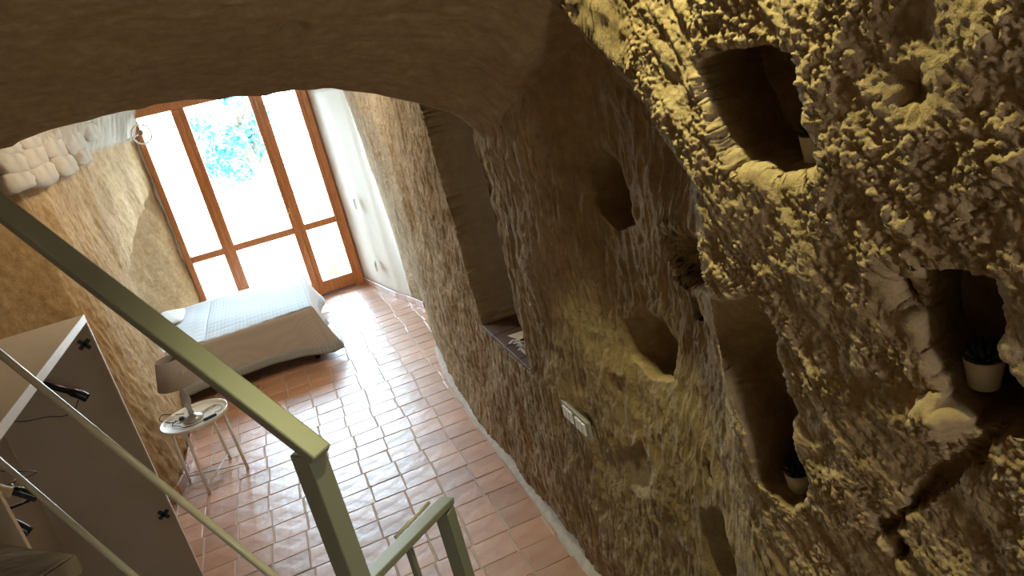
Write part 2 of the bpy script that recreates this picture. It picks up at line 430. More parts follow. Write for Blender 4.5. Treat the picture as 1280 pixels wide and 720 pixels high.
# warp the lookup a little so that outlines are ragged
wj = 0.012 * fbm(Yr * 14, Zr * 14, Zr * 0 + 3, 3, seed=40) + 0.006 * fbm(Yr * 55, Zr * 55, Zr * 0 + 3, 2, seed=42); wk = 0.012 * fbm(Yr * 14, Zr * 14, Zr * 0 + 8, 3, seed=50) + 0.006 * fbm(Yr * 55, Zr * 55, Zr * 0 + 3, 2, seed=52)
carve = np.zeros_like(Yr); smooth_r = np.zeros_like(Yr)
for pix, dep, edge in NICHES:
    sd = poly_sdf(Yr + wj, Zr + wk, wpoly(pix))
    P_ = np.array(wpoly(pix)); tr_ = (P_[:, 0].max() - Yr) / (P_[:, 0].max() - P_[:, 0].min())
    soft = 0.9 if dep > 0.25 else (0.7 if edge == 0.016 else 0.0)
    mk = sst(-0.35 * edge, edge, sd) * (soft + (1 - soft) * sst(-0.05, 0.75, tr_))
    if soft == 0.0 and dep > 0.12: mk = mk * (0.1 + 0.9 * sst(0.0, 0.45, (P_[:, 1].max() - Zr) / (P_[:, 1].max() - P_[:, 1].min())))
    carve = np.maximum(carve, dep * mk); smooth_r = np.maximum(smooth_r, sst(-0.6 * edge, 0.4 * edge, sd))
# tall window niche with a sill
TN = [(2.77, 0.962), (3.53, 0.962), (3.60, 1.6), (3.68, 2.26), (3.60, 2.34), (2.86, 2.34), (2.80, 1.6)]
sd = poly_sdf(Yr + wj * 0.6, Zr + wk * 0.15, TN); tn = sst(0.0, 0.022, sd)
carve = np.maximum(carve, 0.33 * tn); render_mask = sst(0.0, 0.02, sd); smooth_r = np.maximum(smooth_r, 1.2 * tn)
# long diagonal crack and the boulder above it
crack = wpoly([(1300, 508), (1238, 552), (1196, 588), (1150, 628), (1108, 668)])
cd, cs = line_dist(Yr + wj * 0.6, Zr + wk * 0.6, crack)
cw = np.where(cs < 0, 0.008, 0.026) * (1 + 0.5 * fbm(Yr * 12, Zr * 12, Zr * 0, 2, seed=66)); ca = np.clip(1 - cd / cw, 0, 1); carve = np.maximum(carve, 0.042 * ca ** 0.8)
cd2, cs2 = line_dist(Yr + wj, Zr + wk, wpoly([(1290, 215), (1240, 245), (1210, 275)])); carve += 0.015 * np.clip(1 - cd2 / 0.01, 0, 1)
bo = poly_sdf(Yr + wj, Zr + wk, wpoly([(1150, 508), (1166, 490), (1192, 490), (1212, 512), (1214, 534), (1195, 548), (1162, 540)]))
boss = 0.05 * sst(-0.005, 0.022, bo); carve = carve * (1 - sst(-0.005, 0.01, bo) * 0.8)
# relief
nearw = 1 - sst(-0.02, 0.16, Yr - np.where(Zr > 2.04, 1.22 + (Zr - 2.04) * 1.12, 1.22))
a = -0.75; yy = Yr * math.cos(a) + Zr * math.sin(a); zz = -Yr * math.sin(a) + Zr * math.cos(a)
patch = sst(-0.35, 0.35, fbm(Yr * 7, Zr * 7, Zr * 0 + 7, 2, seed=19))
cr = fbm(Yr * 100, Zr * 100, Zr * 0 + 5, 2, 0.75, seed=9)
cr2 = fbm(Yr * 46, Zr * 46, Zr * 0 + 5, 2, 0.6, seed=10)
chunk = (ridged(yy * 19, zz * 5.0, Yr * 2, 2, seed=1) * 0.010 + fbm(Yr * 20, Zr * 20, X[:, R_] * 10, 3, 0.6, seed=7) * 0.011
         + np.abs(cr) * 0.010 * (0.25 + patch) + np.abs(cr2) * 0.009 * patch + fbm(yy * 150, zz * 110, Zr * 0 + 1, 2, 0.7, seed=29) * 0.0035)
b_ = 0.16; y2 = Yr * math.cos(b_) + Zr * math.sin(b_) * 0.6 + 0.015 * fbm(Yr * 9, Zr * 9, Zr * 0, 2, seed=33); z2 = Zr
sc = 30 - 8 * sst(3, 6, Yr)
streak = ridged(y2 * 26, z2 * 7.5, Zr * 0, 3, seed=3) * 0.0075 + fbm(y2 * 55, z2 * 24, Zr * 0 + 2, 3, 0.6, seed=5) * 0.0065
lump = fbm(Yr * 3.2, Zr * 3.2, Zr * 0 + 1, 3, seed=13) * 0.028
plaster_r = sst(-0.02, 0.05, Yr - (7.35 - 0.10 * Zr + 0.04 * fbm(Yr * 0 + 1, Zr * 5, Zr * 0, 3, seed=61)))
rel = (nearw * chunk + (1 - nearw) * streak) * (1 - 0.75 * smooth_r) * (1 - 0.9 * plaster_r) + lump * (1 - 0.85 * tn) * (1 - 0.8 * plaster_r) * (1 - sst(6.3, 6.9, Yr) * 0.6)
D = np.zeros_like(X)
D[:, R_] = rel - carve + boss
# ceiling relief
Xc, Yc, Zc = X[:, C_], Yg[:, C_], Z[:, C_]
D[:, C_] = sst(2.7, 2.8, Yc) * ridged(Yc * 9 + Xc * 3, Xc * 2, Zc * 2, 3, seed=27) * 0.025 + fbm(Xc * 3, Yc * 4, Zc * 3, 3, seed=21) * 0.018 + fbm(Xc * 10, Yc * 22, Zc * 8, 4, 0.6, seed=23) * 0.010 + ridged(Xc * 6, Yc * 20, Zc * 6, 2, seed=25) * 0.006
for y_ in np.arange(1.7, 2.6, 0.002):            # small dark pocket in the arch soffit
    p_ = ony(365, 31, y_); zq = float(np.interp(p_[0], SOX, SOZ)) + 0.25 * (2.55 - y_)
    if p_[2] < zq: pocket = p_
D[:, C_] -= 0.035 * np.exp(-(((Xc - pocket[0]) / 0.035) ** 2 + ((Yc - pocket[1]) / 0.05) ** 2) ** 2)
w = sst(NR - 60, NR + 25, np.arange(X.shape[1]))[None, :]
D[:, NR:NR + 25] = D[:, NR:NR + 25] * w[:, NR:NR + 25] + (1 - w[:, NR:NR + 25]) * D[:, NR - 1:NR]
# left wall relief
Yl, Zl = Yg[:, L_], Z[:, L_]
y3 = Yl + 0.35 * Zl + 0.03 * fbm(Yl * 5, Zl * 5, Zl * 0, 2, seed=71)
rec = poly_sdf(Yl + 0.02 * fbm(Yl * 6, Zl * 6, Zl * 0, 2, seed=81), Zl, [(6.15, -0.2), (6.15, 1.0), (6.5, 1.32), (7.3, 1.50), (8.1, 1.66), (8.6, 1.80), (9.2, 1.80), (9.2, -0.2)])
recm = sst(-0.02, 0.10, rec) * (1 - 0.95 * sst(7.5, 8.78, Yl))
D[:, L_] = (fbm(Yl * 3, Zl * 3, Zl * 0 + 4, 3, seed=73) * 0.03 + (ridged(y3 * 17, Zl * 5, Zl * 0, 3, seed=75) * 0.008 + fbm(y3 * 40, Zl * 20, Zl * 0, 3, 0.6, seed=77) * 0.008) * (1 - 0.8 * recm)) - 0.38 * recm
wt = sst(-0.02, 0.04, Zl - 2.33) * sst(2.7, 2.8, Yl)
D[:, L_] += 0.03 * wt
hole = np.exp(-(((Yl - 5.35) / 0.07) ** 2 + ((Zl - 0.16) / 0.10) ** 2)); D[:, L_] -= 0.12 * hole
PX = X + nx * D; PY = Yg + ny * D; PZ = Z + nz * D
# niches are carved straight into the rock
cz_ = np.maximum(carve - 0.33 * tn, 0)          # small niches run slantwise into the rock
BX_ = X[:, R_] + carve - boss; BY_ = Yg[:, R_] + cz_ * np.minimum(0.5, 0.55 * Yr / WX); BZ_ = Z[:, R_] - cz_ * np.clip(0.36 * (EYE - Zr) / WX, 0, 0.4)
g = lambda A, ax: np.gradient(A, axis=ax)
ay = np.stack([g(BX_, 0), g(BY_, 0), g(BZ_, 0)], -1); as_ = np.stack([g(BX_, 1), g(BY_, 1), g(BZ_, 1)], -1)
nn = np.cross(ay, as_); nn /= (np.linalg.norm(nn, axis=-1, keepdims=True) + 1e-12)
if np.median(nn[..., 0]) > 0: nn = -nn
kb0 = sst(NR - 40, NR - 10, np.arange(NR))[None, :, None]
nn = nn * (1 - kb0) + np.array([-1.0, 0, 0]) * kb0
PX[:, R_] = BX_ + nn[..., 0] * rel; PY[:, R_] = BY_ + nn[..., 1] * rel; PZ[:, R_] = BZ_ + nn[..., 2] * rel
PX[:, L_] = X[:, L_] + D[:, L_]; PY[:, L_] = Yg[:, L_]; PZ[:, L_] = Z[:, L_]
bl = sst(NR - 2, NR + 20, np.arange(X.shape[1]))[None, NR:NR + 20]
PX[:, NR:NR + 20] = (X[:, NR:NR + 20] - D[:, NR:NR + 20]) * (1 - bl) + PX[:, NR:NR + 20] * bl
PY[:, NR:NR + 20] = Yg[:, NR:NR + 20] * (1 - bl) + PY[:, NR:NR + 20] * bl
PZ[:, NR:NR + 20] = Z[:, NR:NR + 20] * (1 - bl) + PZ[:, NR:NR + 20] * bl
MASK = np.zeros(X.shape + (4,), np.float32); MASK[..., 3] = 1
MASK[:, R_, 0] = plaster_r; MASK[:, R_, 1] = render_mask
MASK[:, C_, 2] = (sst(2.7, 2.8, Yc)); MASK[:, L_, 2] = wt; MASK[:, L_, 0] = 0.10 * recm
def grid_obj(name, sl, flip, mat='rock'):
    px, py, pz = PX[:, sl], PY[:, sl], PZ[:, sl]; mk = MASK[:, sl]
    h, w_ = px.shape; co = np.stack([px, py, pz], -1).reshape(-1, 3).astype(np.float32)
    idx = np.arange(h * w_).reshape(h, w_)
    q = np.stack([idx[:-1, :-1], idx[1:, :-1], idx[1:, 1:], idx[:-1, 1:]], -1).reshape(-1, 4)
    if flip: q = q[:, ::-1]
    me = bpy.data.meshes.new(name); nq = len(q)
    me.vertices.add(len(co)); me.vertices.foreach_set('co', co.ravel())
    me.loops.add(nq * 4); me.loops.foreach_set('vertex_index', q.ravel().astype(np.int32))
    me.polygons.add(nq); me.polygons.foreach_set('loop_start', np.arange(0, nq * 4, 4, dtype=np.int32))
    me.polygons.foreach_set('use_smooth', np.ones(nq, bool))
    me.update(calc_edges=True)
    at = me.color_attributes.new('plaster', 'FLOAT_COLOR', 'POINT'); at.data.foreach_set('color', mk.reshape(-1))
    me.materials.append(M[mat]); o = bpy.data.objects.new(name, me); COL.objects.link(o); o['kind'] = 'structure'
    return o
wall_right = grid_obj('wall_right', slice(0, NR), False)
ceiling = grid_obj('ceiling', slice(NR - 1, NR + NC + 1), False)
wall_left = grid_obj('wall_left', slice(NR + NC, NR + NC + NL), False, 'rock_ochre')
def niche_floor(xq, yq, zq):
    """height of a niche floor under a point"""
    m_ = (np.abs(PX[:, R_] - xq) < 0.022) & (np.abs(PY[:, R_] - yq) < 0.02) & (np.abs(PZ[:, R_] - zq) < 0.07)
    return float(PZ[:, R_][m_].mean()) if m_.any() else zq

# end walls ---------------------------------------------------------
DX0, DX1, DZT = -1.17, 0.735, 2.66
b = MB().box((-2.6, -1.45, -0.05), (1.6, -1.2, 4.0)); tag(b.build('wall_back', 'rock_plain'), kind='structure')
wf = MB()
wf.box((-2.6, 8.80, -0.05), (DX0, 9.05, 3.6)); wf.box((DX1, 8.80, -0.05), (1.9, 9.05, 3.6)); wf.box((DX0, 8.80, DZT), (DX1, 9.05, 3.6))
tag(wf.build('wall_front', 'white_plaster'), kind='structure')
# hidden outer shell of the hill so that no daylight leaks in at the seams
# ------------------------------------------------------------------ floor with tiles
fl = MB().box((-2.6, -1.3, -0.08), (1.7, 8.85, -0.0028)); floor = tag(fl.build('floor', 'grout'), kind='structure')
TW, TL = 0.205, 0.1885
def proj(p):
    c = RM.T @ (np.array(p) - np.array([0, 0, EYE])); return 640 + F * c[0] / c[2], 360 + F * c[1] / c[2], c[2]
tiles = []
for j in range(-2, 48):
    yc = 2.715 + (j - 1.5) * TL
    if yc > 8.7: continue
    for i in range(-12, 4):
        xc = 0.59 + (i + 0.5) * TW + 0.012 * math.sin(j * 1.7)
        rlim = np.interp(yc, ry, rx); llim = np.interp(yc, ly, lx) - (0.38 if 6.1 < yc < 8.6 else 0)
        if xc - TW * 0.5 > rlim + 0.02 or xc + TW * 0.5 < llim - 0.02: continue
        u, v, d = proj((xc, yc, 0)); vis = (-20 < u < 1300 and -20 < v < 740)
        # what hides the floor: bed, wardrobe
        if -1.9 < xc < -0.08 and 6.65 < yc < 8.05: vis = False
        if xc < -1.25: vis = False
        tiles.append((0 if vis else 1, d, xc, yc))
tiles.sort()
rt = random.Random(3)
variants = []
for k in range(6):
    t = MB(); hx, hy = TW / 2 - 0.0028, TL / 2 - 0.0028
    pts = [(-hx, -hy), (hx, -hy), (hx, hy), (-hx, hy)]
    pts = [(p[0] + rt.uniform(-.003, .003), p[1] + rt.uniform(-.003, .003)) for p in pts]
    ins = [(p[0] * 0.96, p[1] * 0.96) for p in pts]
    z = [0.0 + rt.uniform(-0.0015, 0.0015) for _ in range(4)]
    vs = [(p[0], p[1], -0.014) for p in pts] + [(p[0], p[1], -0.004) for p in pts] + [(p[0], p[1], zz_) for p, zz_ in zip(ins, z)]
    fs = [(8, 9, 10, 11)] + [(i, (i + 1) % 4, 4 + (i + 1) % 4, 4 + i) for i in range(4)] + [(4 + i, 4 + (i + 1) % 4, 8 + (i + 1) % 4, 8 + i) for i in range(4)]
    t.add(vs, fs); me = t.mesh('floor_tile'); me.materials.append(M['tile']); variants.append(me)
rest = MB()
for n, (vv, d, xc, yc) in enumerate(tiles):
    me = rt.choice(variants)
    if n < 296:
        o = bpy.data.objects.new('floor_tile', me); COL.objects.link(o); o.parent = floor; o.location = (xc, yc, 0)
        o.rotation_euler = (rt.uniform(-.006, .006), rt.uniform(-.006, .006), rt.choice((0, PI)) + rt.uniform(-.008, .008))
    else:
        rest.add([(v.co.x + xc, v.co.y + yc, v.co.z) for v in me.vertices], [tuple(p.vertices) for p in me.polygons])
if rest.v: tag(rest.build('floor_tile_field', 'tile', floor), kind='stuff')

# kerb along the foot of the right wall and terracotta skirting ------
kb = MB(); path = [(yy_, np.interp(yy_, ry, rx)) for yy_ in np.arange(1.6, 5.9, 0.06)]
vs = []; fs = []
for k, (yy_, xx) in enumerate(path):
    jx = rt.uniform(-.003, .003)
    xx -= 0.012
    for (dx, z) in ((-0.030 + jx, -0.01), (-0.028 + jx, 0.008), (-0.010, 0.012), (0.06, 0.03), (0.06, -0.02)): vs.append((xx + dx, yy_, z))
for k in range(len(path) - 1):
    for q in range(4): fs.append((k * 5 + q, k * 5 + q + 1, (k + 1) * 5 + q + 1, (k + 1) * 5 + q))
kb.add(vs, fs, True); tag(kb.build('baseboard_right', 'kerb'), kind='structure')
def skirting(name, pts, inward):
    root = tag(empty(name, (pts[0][0], pts[0][1], 0)), kind='structure')
    for a, c in zip(pts[:-1], pts[1:]):
        q = MB(); dx, dy = c[0] - a[0], c[1] - a[1]; L = math.hypot(dx, dy); ux, uy = dx / L, dy / L
        g = 0.003; nx_, ny_ = inward * uy, -inward * ux
        p0 = (a[0] + ux * g - pts[0][0], a[1] + uy * g - pts[0][1]); p1 = (c[0] - ux * g - pts[0][0], c[1] - uy * g - pts[0][1])
        q.prism([p0, p1, (p1[0] + nx_ * 0.014, p1[1] + ny_ * 0.014), (p0[0] + nx_ * 0.014, p0[1] + ny_ * 0.014)], 0.0, 0.075)
        q.build('skirting_tile', 'tile', root, bevel=0.003, seg=1)
    return root
rp = [(np.interp(v, ry, rx) - 0.022, v) for v in np.linspace(7.02, 8.78, 9)]; skirting('trim_1', rp, -1)
lp = [(np.interp(v, ly, lx) + 0.03, v) for v in np.linspace(4.75, 6.1, 10)]; skirting('trim_2', lp, 1)

# stones of the vault over the left wall -----------------------------
stone_px = [(8, 206, 20), (36, 198, 19), (62, 186, 19), (88, 178, 17), (18, 228, 17), (48, 218, 18), (76, 206, 17), (2, 186, 16), (30, 178, 16), (58, 168, 16), (100, 196, 13), (110, 164, 15), (138, 152, 11)]
for (u, v, r) in stone_px:
    p = onx(u, v, -1.26); dist = proj(p)[2]; rr = r / F * dist
    bm = bmesh.new(); bmesh.ops.create_icosphere(bm, subdivisions=3, radius=1.0)
    sx, sy, sz = 0.05, rr * rt.uniform(3.0, 4.0), rr * rt.uniform(0.8, 0.95); off = rt.uniform(0, 50)
    cs_ = np.array([v_.co[:] for v_ in bm.verts]); nn = fbm(cs_[:, 0] * 2.6 + off, cs_[:, 1] * 2.6, cs_[:, 2] * 2.6, 3, seed=90)
    for v_, k in zip(bm.verts, nn):
        c = v_.co * (1 + 0.34 * float(k)); c = Vector([math.copysign(abs(q) ** 0.62, q) for q in c]); v_.co = Vector((c.x * sx, c.y * sy, c.z * sz))
    me = bpy.data.meshes.new('stone'); bm.to_mesh(me); bm.free(); me.materials.append(M['stone'])
    for pl in me.polygons: pl.use_smooth = True
    o = bpy.data.objects.new('stone', me); COL.objects.link(o); o.parent = wall_left; o.location = p; o.rotation_euler = (rt.uniform(-.08, .08), 0, 0)

# ------------------------------------------------------------------ glazed door
door = tag(empty('door_1', (-0.22, 8.82, 0)), kind='structure')
def dpart(name, a, b_, mat='wood', bev=0.006, par=None):
    q = MB().box((a[0] + 0.22, a[1] - 8.82, a[2]), (b_[0] + 0.22, b_[1] - 8.82, b_[2])); return q.build(name, mat, par or door, bevel=bev)
ya, yb = 8.76, 8.84
dpart('jamb', (-1.165, ya - .02, 0), (-1.10, yb, 2.655)); dpart('jamb', (0.61, ya - .02, 0), (0.73, yb, 2.655))
dpart('jamb_moulding', (0.655, ya - .045, 0), (0.725, ya - .02, 2.655))
dpart('head', (-1.10, ya - .02, 2.545), (0.61, yb, 2.655))
dpart('mullion', (-0.745, ya, 0.0), (-0.605, yb, 2.545)); dpart('mullion', (0.09, ya, 0.0), (0.238, yb, 2.545))
dpart('mullion_moulding', (-0.70, ya - .03, 0.0), (-0.655, ya, 2.545)); dpart('mullion_moulding', (0.135, ya - .03, 0.0), (0.175, ya, 2.545))
for (x0, x1) in ((-1.10, -0.745), (-0.605, 0.09), (0.238, 0.61)):
    dpart('transom', (x0, ya + .006, 0.845), (x1, yb - .006, 0.925)); dpart('bottom_rail', (x0, ya + .006, 0.02), (x1, yb - .006, 0.175))
    for (z0, z1) in ((0.175, 0.845), (0.925, 2.545)): dpart('pane', (x0, 8.797, z0), (x1, 8.803, z1), 'glass', 0)
dpart('threshold', (-1.10, ya - .03, 0.0), (0.61, yb, 0.02), 'bed_frame', 0.004)
hd = MB().box((0.34, -0.075, 1.05), (0.37, -0.06, 1.17)); hpl = hd.build('handle_plate', 'brass', door, bevel=0.004)
hl = MB().tube([(0.355, -0.07, 1.12), (0.355, -0.12, 1.12), (0.25, -0.125, 1.12)], 0.009); hl.build('door_handle', 'brass', hpl)
kl = MB().lathe([(0.0, 0), (0.012, 0), (0.012, 0.01), (0.0, 0.012)], n=12); k_ = kl.build('lock', 'brass', hpl); k_.rotation_euler = (PI / 2, 0, 0); k_.location = (0.355, -0.075, 1.035)

# ------------------------------------------------------------------ outside
tr = MB().box((-8, 9.05, -0.15), (8, 22, -0.04)); tag(tr.build('terrace_ground', 'terrace'), kind='structure')
def tree(name, loc, h, rad, n, label):
    root = tag(empty(name, loc), label, 'tree'); t = MB(); rr = random.Random(int(h * 100))
    t.tube(bez([(0, 0, -0.1), (0.1, 0, h * .3), (-.05, .1, h * .6), (0, 0, h * .85)], 6), [0.14 - 0.004 * k for k in range(19)], 8)
    for k in range(6):
        a_ = k * 1.1; t.tube([(0, 0, h * (.4 + .06 * k)), (rad * .5 * math.cos(a_), rad * .5 * math.sin(a_), h * (.55 + .06 * k)), (rad * .8 * math.cos(a_), rad * .8 * math.sin(a_), h * (.62 + .06 * k))], [0.05, 0.035, 0.012], 6)
    t.build('trunk', 'bark', root)
    lf = MB()
    centers = [(rr.gauss(0, rad * .5), rr.gauss(0, rad * .5), h * .68 + rr.gauss(0, h * .16), rad * rr.uniform(.16, .34)) for _ in range(26)]
    for k in range(n):
        c = rr.choice(centers); v = Vector((rr.gauss(0, 1), rr.gauss(0, 1), rr.gauss(0, 1))) * c[3] * 0.6
        p = Vector(c[:3]) + v; s_ = rr.uniform(.05, .10); e1 = Vector((rr.gauss(0, 1), rr.gauss(0, 1), rr.gauss(0, 1))).normalized(); e2 = e1.orthogonal().normalized()
        lf.add([p - e1 * s_, p + e2 * s_ * .45, p + e1 * s_, p - e2 * s_ * .45], [(0, 1, 2, 3)])
    tag(lf.build('foliage', 'tree_leaf', root), kind='stuff')
tree('olive_tree', (-0.15, 14.2, -0.05), 3.1, 0.8, 1900, 'leafy tree on the terrace seen through the middle door pane')
def flower_pot(u, v, yq, label):
    p = ony(u, v, yq); q = MB().lathe([(0.10, 0), (0.13, .20), (0.155, .20), (0.155, .25), (0.13, .25), (0.12, .21), (0.0, .21)], n=20)
    r = tag(empty('planter', (p[0], yq, -0.04)), label, 'planter'); q.build('pot_body', 'terracotta', r)
    s_ = MB().lathe([(0.0, .205), (0.118, .215), (0.0, .225)], n=16, cap=False); s_.build('potting_soil', 'soil', r)
    return r
flower_pot(417, 330, 9.9, 'terracotta planter outside the lower right door pane')
flower_pot(276, 362, 9.9, 'terracotta planter outside beyond the bed, lower left door pane')

# ------------------------------------------------------------------ bed
bed = tag(empty('bed', (-0.98, 7.30, 0)), 'double bed with beige bedspread and pale quilted top by the glass door', 'bed')
BX0, BX1, BY0, BY1, BZ = -1.45, 0.0, 6.57, 8.06, 0.53
def bp(*p): return (p[0] + 0.98, p[1] - 7.30, p[2])
q = MB().box(bp(BX0, BY0 + .04, 0.14), bp(BX1 - .05, BY1 - .04, 0.27)); q.build('bed_base', 'bed_frame', bed, bevel=0.01)
q = MB().box(bp(BX0 + .01, BY0 + .02, 0.27), bp(BX1 - .02, BY1 - .02, BZ - .012)); q.build('mattress', 'mattress', bed, bevel=0.05, seg=3)
for (lx_, ly_) in ((-0.09, BY0 + .07), (-0.09, BY1 - .07), (-1.38, BY0 + .07), (-1.38, BY1 - .07)):
    q = MB().lathe([(0.022, 0), (0.026, 0.01), (0.026, 0.06), (0.032, 0.15)], bp(lx_, ly_, 0), n=14); q.build('leg', 'black', bed)
# draped bedspread: a ring of columns around the top edge, falling with folds
def spread():
    q = MB(); x0, x1, y0, y1 = BX0 + .04, BX1, BY0, BY1
    ring = []; n1, n2 = 60, 48
    for k in range(n1): ring.append((x0 + (x1 - x0) * k / n1, y0, 0, -1, k / n1, 0))
    for k in range(n2): ring.append((x1, y0 + (y1 - y0) * k / n2, 1, 0, k / n2, 1))
    for k in range(n1 + 1): ring.append((x1 - (x1 - x0) * k / n1, y1, 0, 1, k / n1, 2))
    N = len(ring); rows = 16; vs = []; fs = []
    for (x, y_, ox, oy, t, side) in ring:
        edge_t = min(1, max(0, t)); 
        corner = 0.0
        if side == 0: corner = max(0, (t - .86) / .14)
        elif side == 1: corner = max(max(0, (.10 - t) / .10), max(0, (t - .90) / .10))
        else: corner = max(0, (.14 - t) / .14)
        hem = 0.085 + (0.035 * math.sin(t * 3.1) if side == 0 else 0.02 * math.sin(t * 9)) - 0.03 * corner
        if side == 1: hem = 0.10 + 0.03 * math.sin(t * 7)
        cx_, cy_ = (ox + (1 if side != 1 and corner > 0 else 0) * corner, oy + ((-1 if t < .5 else 1) * corner if side == 1 else 0))
        L_n = math.hypot(cx_, cy_); cx_, cy_ = cx_ / L_n, cy_ / L_n
        for r in range(rows + 1):
            s_ = r / rows; z = BZ + 0.004 - (BZ - hem) * max(0, (s_ - 0.06) / 0.94)
            fold = (0.035 * math.sin(t * 14 + 1) if side == 1 else 0.010 * math.sin(t * 17)) * s_ * s_
            out = 0.012 * min(1, s_ / 0.12) + (0.025 if side != 1 else 0.07) * s_ + fold + 0.13 * corner * s_ ** 1.2
            vs.append(bp(x + cx_ * out, y_ + cy_ * out, z))
    for k in range(N - 1):
        for r in range(rows): fs.append((k * (rows + 1) + r, k * (rows + 1) + r + 1, (k + 1) * (rows + 1) + r + 1, (k + 1) * (rows + 1) + r))
    q.add(vs, fs, True); return q, vs, N, rows
q, vs_, N_, rows_ = spread()
sp_o = q.build('bedspread', 'spread', bed); md = sp_o.modifiers.new('thickness', 'SOLIDIFY'); md.thickness = 0.006
# paler hem band
hb = MB(); hv = []; hf = []
for k in range(N_):
    for r in (13, 14.2, 15.2, 16):
        i0 = k * (rows_ + 1) + int(r); p0 = Vector(vs_[i0]); p1 = Vector(vs_[min(i0 + 1, k * (rows_ + 1) + rows_)]); p = p0.lerp(p1, r - int(r))
        c = Vector((p.x - 0.0, p.y, 0)); 
        hv.append(p)
for k in range(N_ - 1):
    for r in range(3): hf.append((k * 4 + r, k * 4 + r + 1, (k + 1) * 4 + r + 1, (k + 1) * 4 + r))
hb.add(hv, hf, True); ho = hb.build('hem_band', 'quilt', sp_o); md = ho.modifiers.new('thickness', 'SOLIDIFY'); md.thickness = 0.011; md.offset = 0
# quilted top and sheet fold
def top_panel(name, x0, x1, mat, z, amp):
    q = MB(); nxn, nyn = max(6, int((x1 - x0) * 40)), 60; vs = []; fs = []
    for i in range(nxn + 1):
        for j in range(nyn + 1):
            xx = x0 + (x1 - x0) * i / nxn; yy_ = BY0 - .004 + (BY1 - BY0 + .008) * j / nyn
            e = min(j, nyn - j) / 3.0; ed = -0.008 * max(0, 1 - e) ** 2
            hgt = amp * (abs(math.sin(xx * 26)) ** .5 * abs(math.sin(yy_ * 26)) ** .5) + 0.004 * math.sin(xx * 5 + yy_ * 7)
            vs.append(bp(xx, yy_, z + ed + hgt))
    for i in range(nxn):
        for j in range(nyn): fs.append((i * (nyn + 1) + j, (i + 1) * (nyn + 1) + j, (i + 1) * (nyn + 1) + j + 1, i * (nyn + 1) + j + 1))
    q.add(vs, fs, True); o = q.build(name, mat, bed); md = o.modifiers.new('thickness', 'SOLIDIFY'); md.thickness = 0.012; md.offset = -1
    return o
top_panel('quilt_top', -0.98, 0.004, 'quilt', BZ + 0.006, 0.008)
top_panel('folded_sheet', -1.43, -0.975, 'sheet', BZ + 0.012, 0.003)
def pillow(yc, label):
    bm = bmesh.new(); bmesh.ops.create_uvsphere(bm, u_segments=28, v_segments=16, radius=1)
    for v in bm.verts:
        c = v.co; p = 0.45; e = lambda q_: math.copysign(abs(q_) ** p, q_)
        s_ = max(abs(c.x), abs(c.y)); v.co = Vector((e(c.x) * .13, e(c.y) * .26, c.z * .030 * (1.1 - .25 * s_)))
    me = bpy.data.meshes.new('pillow'); bm.to_mesh(me); bm.free(); me.materials.append(M['pillow'])
    for pl in me.polygons: pl.use_smooth = True
    o = bpy.data.objects.new('pillow', me); COL.objects.link(o); o.location = (-1.345, yc, BZ + 0.046); o.rotation_euler = (0, 0.12, 0)
    return tag(o, label, 'pillow')
pillow(7.66, 'flat white pillow at the head of the bed against the rock wall')

# ------------------------------------------------------------------ tray table and lamp
tc_ = (-0.977, 4.96)
tab = tag(empty('tray_table', (tc_[0], tc_[1], 0)), 'small round white metal tray table beside the bed', 'table')
q = MB().lathe([(0.0, 0.478), (0.205, 0.478), (0.215, 0.484), (0.222, 0.505), (0.226, 0.505), (0.222, 0.480), (0.205, 0.470), (0.0, 0.470)], n=48, cap=False)
q.build('tray', 'white_metal', tab)
feet = [(-0.777, 4.903), (-1.039, 4.752), (-1.185, 5.027), (-0.905, 5.16)]
for f_ in feet:
    fx, fy = f_[0] - tc_[0], f_[1] - tc_[1]; k = 0.195 / math.hypot(fx, fy)
    q = MB().tube([(fx, fy, 0), (fx * k, fy * k, 0.472)], 0.0105, 10); q.build('leg', 'white_metal', tab)
for a_, c_ in ((0, 2), (1, 3)):
    A, B = feet[a_], feet[c_]; q = MB().tube([(A[0] - tc_[0], A[1] - tc_[1], 0.05), (B[0] - tc_[0], B[1] - tc_[1], 0.05)], 0.006, 8); q.build('stretcher', 'white_metal', tab)
lamp = tag(empty('table_lamp', (-0.985, 4.95, 0.478)), 'table lamp with taupe conical shade and turned grey base on tray table', 'lamp')
q = MB().lathe([(0.0, 0), (0.062, 0), (0.066, 0.008), (0.060, 0.022), (0.035, 0.030), (0.022, 0.042), (0.0, 0.042)], n=28, cap=False); q.build('base', 'lamp_metal', lamp)
q = MB().lathe([(0.016, 0.04), (0.020, 0.065), (0.014, 0.075), (0.018, 0.10), (0.030, 0.15), (0.026, 0.20), (0.013, 0.235), (0.018, 0.245), (0.010, 0.26), (0.010, 0.31)], n=20); q.build('column', 'lamp_metal', lamp)
q = MB().lathe([(0.138, 0.285), (0.088, 0.475), (0.086, 0.475), (0.136, 0.285)], n=40, cap=False); sh = q.build('lamp_shade', 'shade', lamp)
pr = MB()
for k in range(24):
    pass
ang0 = math.radians(-52)
for k in range(6):
    a1 = k * PI / 3; pts = []
    for t in range(13):
        b1 = t / 12 * 2 * PI; u = math.cos(a1) * (0.014 + 0.011 * math.cos(b1)) - math.sin(a1) * 0.007 * math.sin(b1); v = math.sin(a1) * (0.014 + 0.011 * math.cos(b1)) + math.cos(a1) * 0.007 * math.sin(b1)
        z = 0.385 + v; r = 0.138 - (z - 0.285) / 0.19 * 0.05 + 0.001; an = ang0 + u / r; pts.append((r * math.cos(an), r * math.sin(an), z))
    pr.tube(pts, 0.0016, 5)
pr.build('printed_flower', 'shade_print', sh)
def cable(name, pts, r, mat, label, parent=None):
    q = MB().tube(bez(pts, 8), r, 6); o = q.build(name, mat, parent)
    if label: tag(o, label, 'cable')
    return o
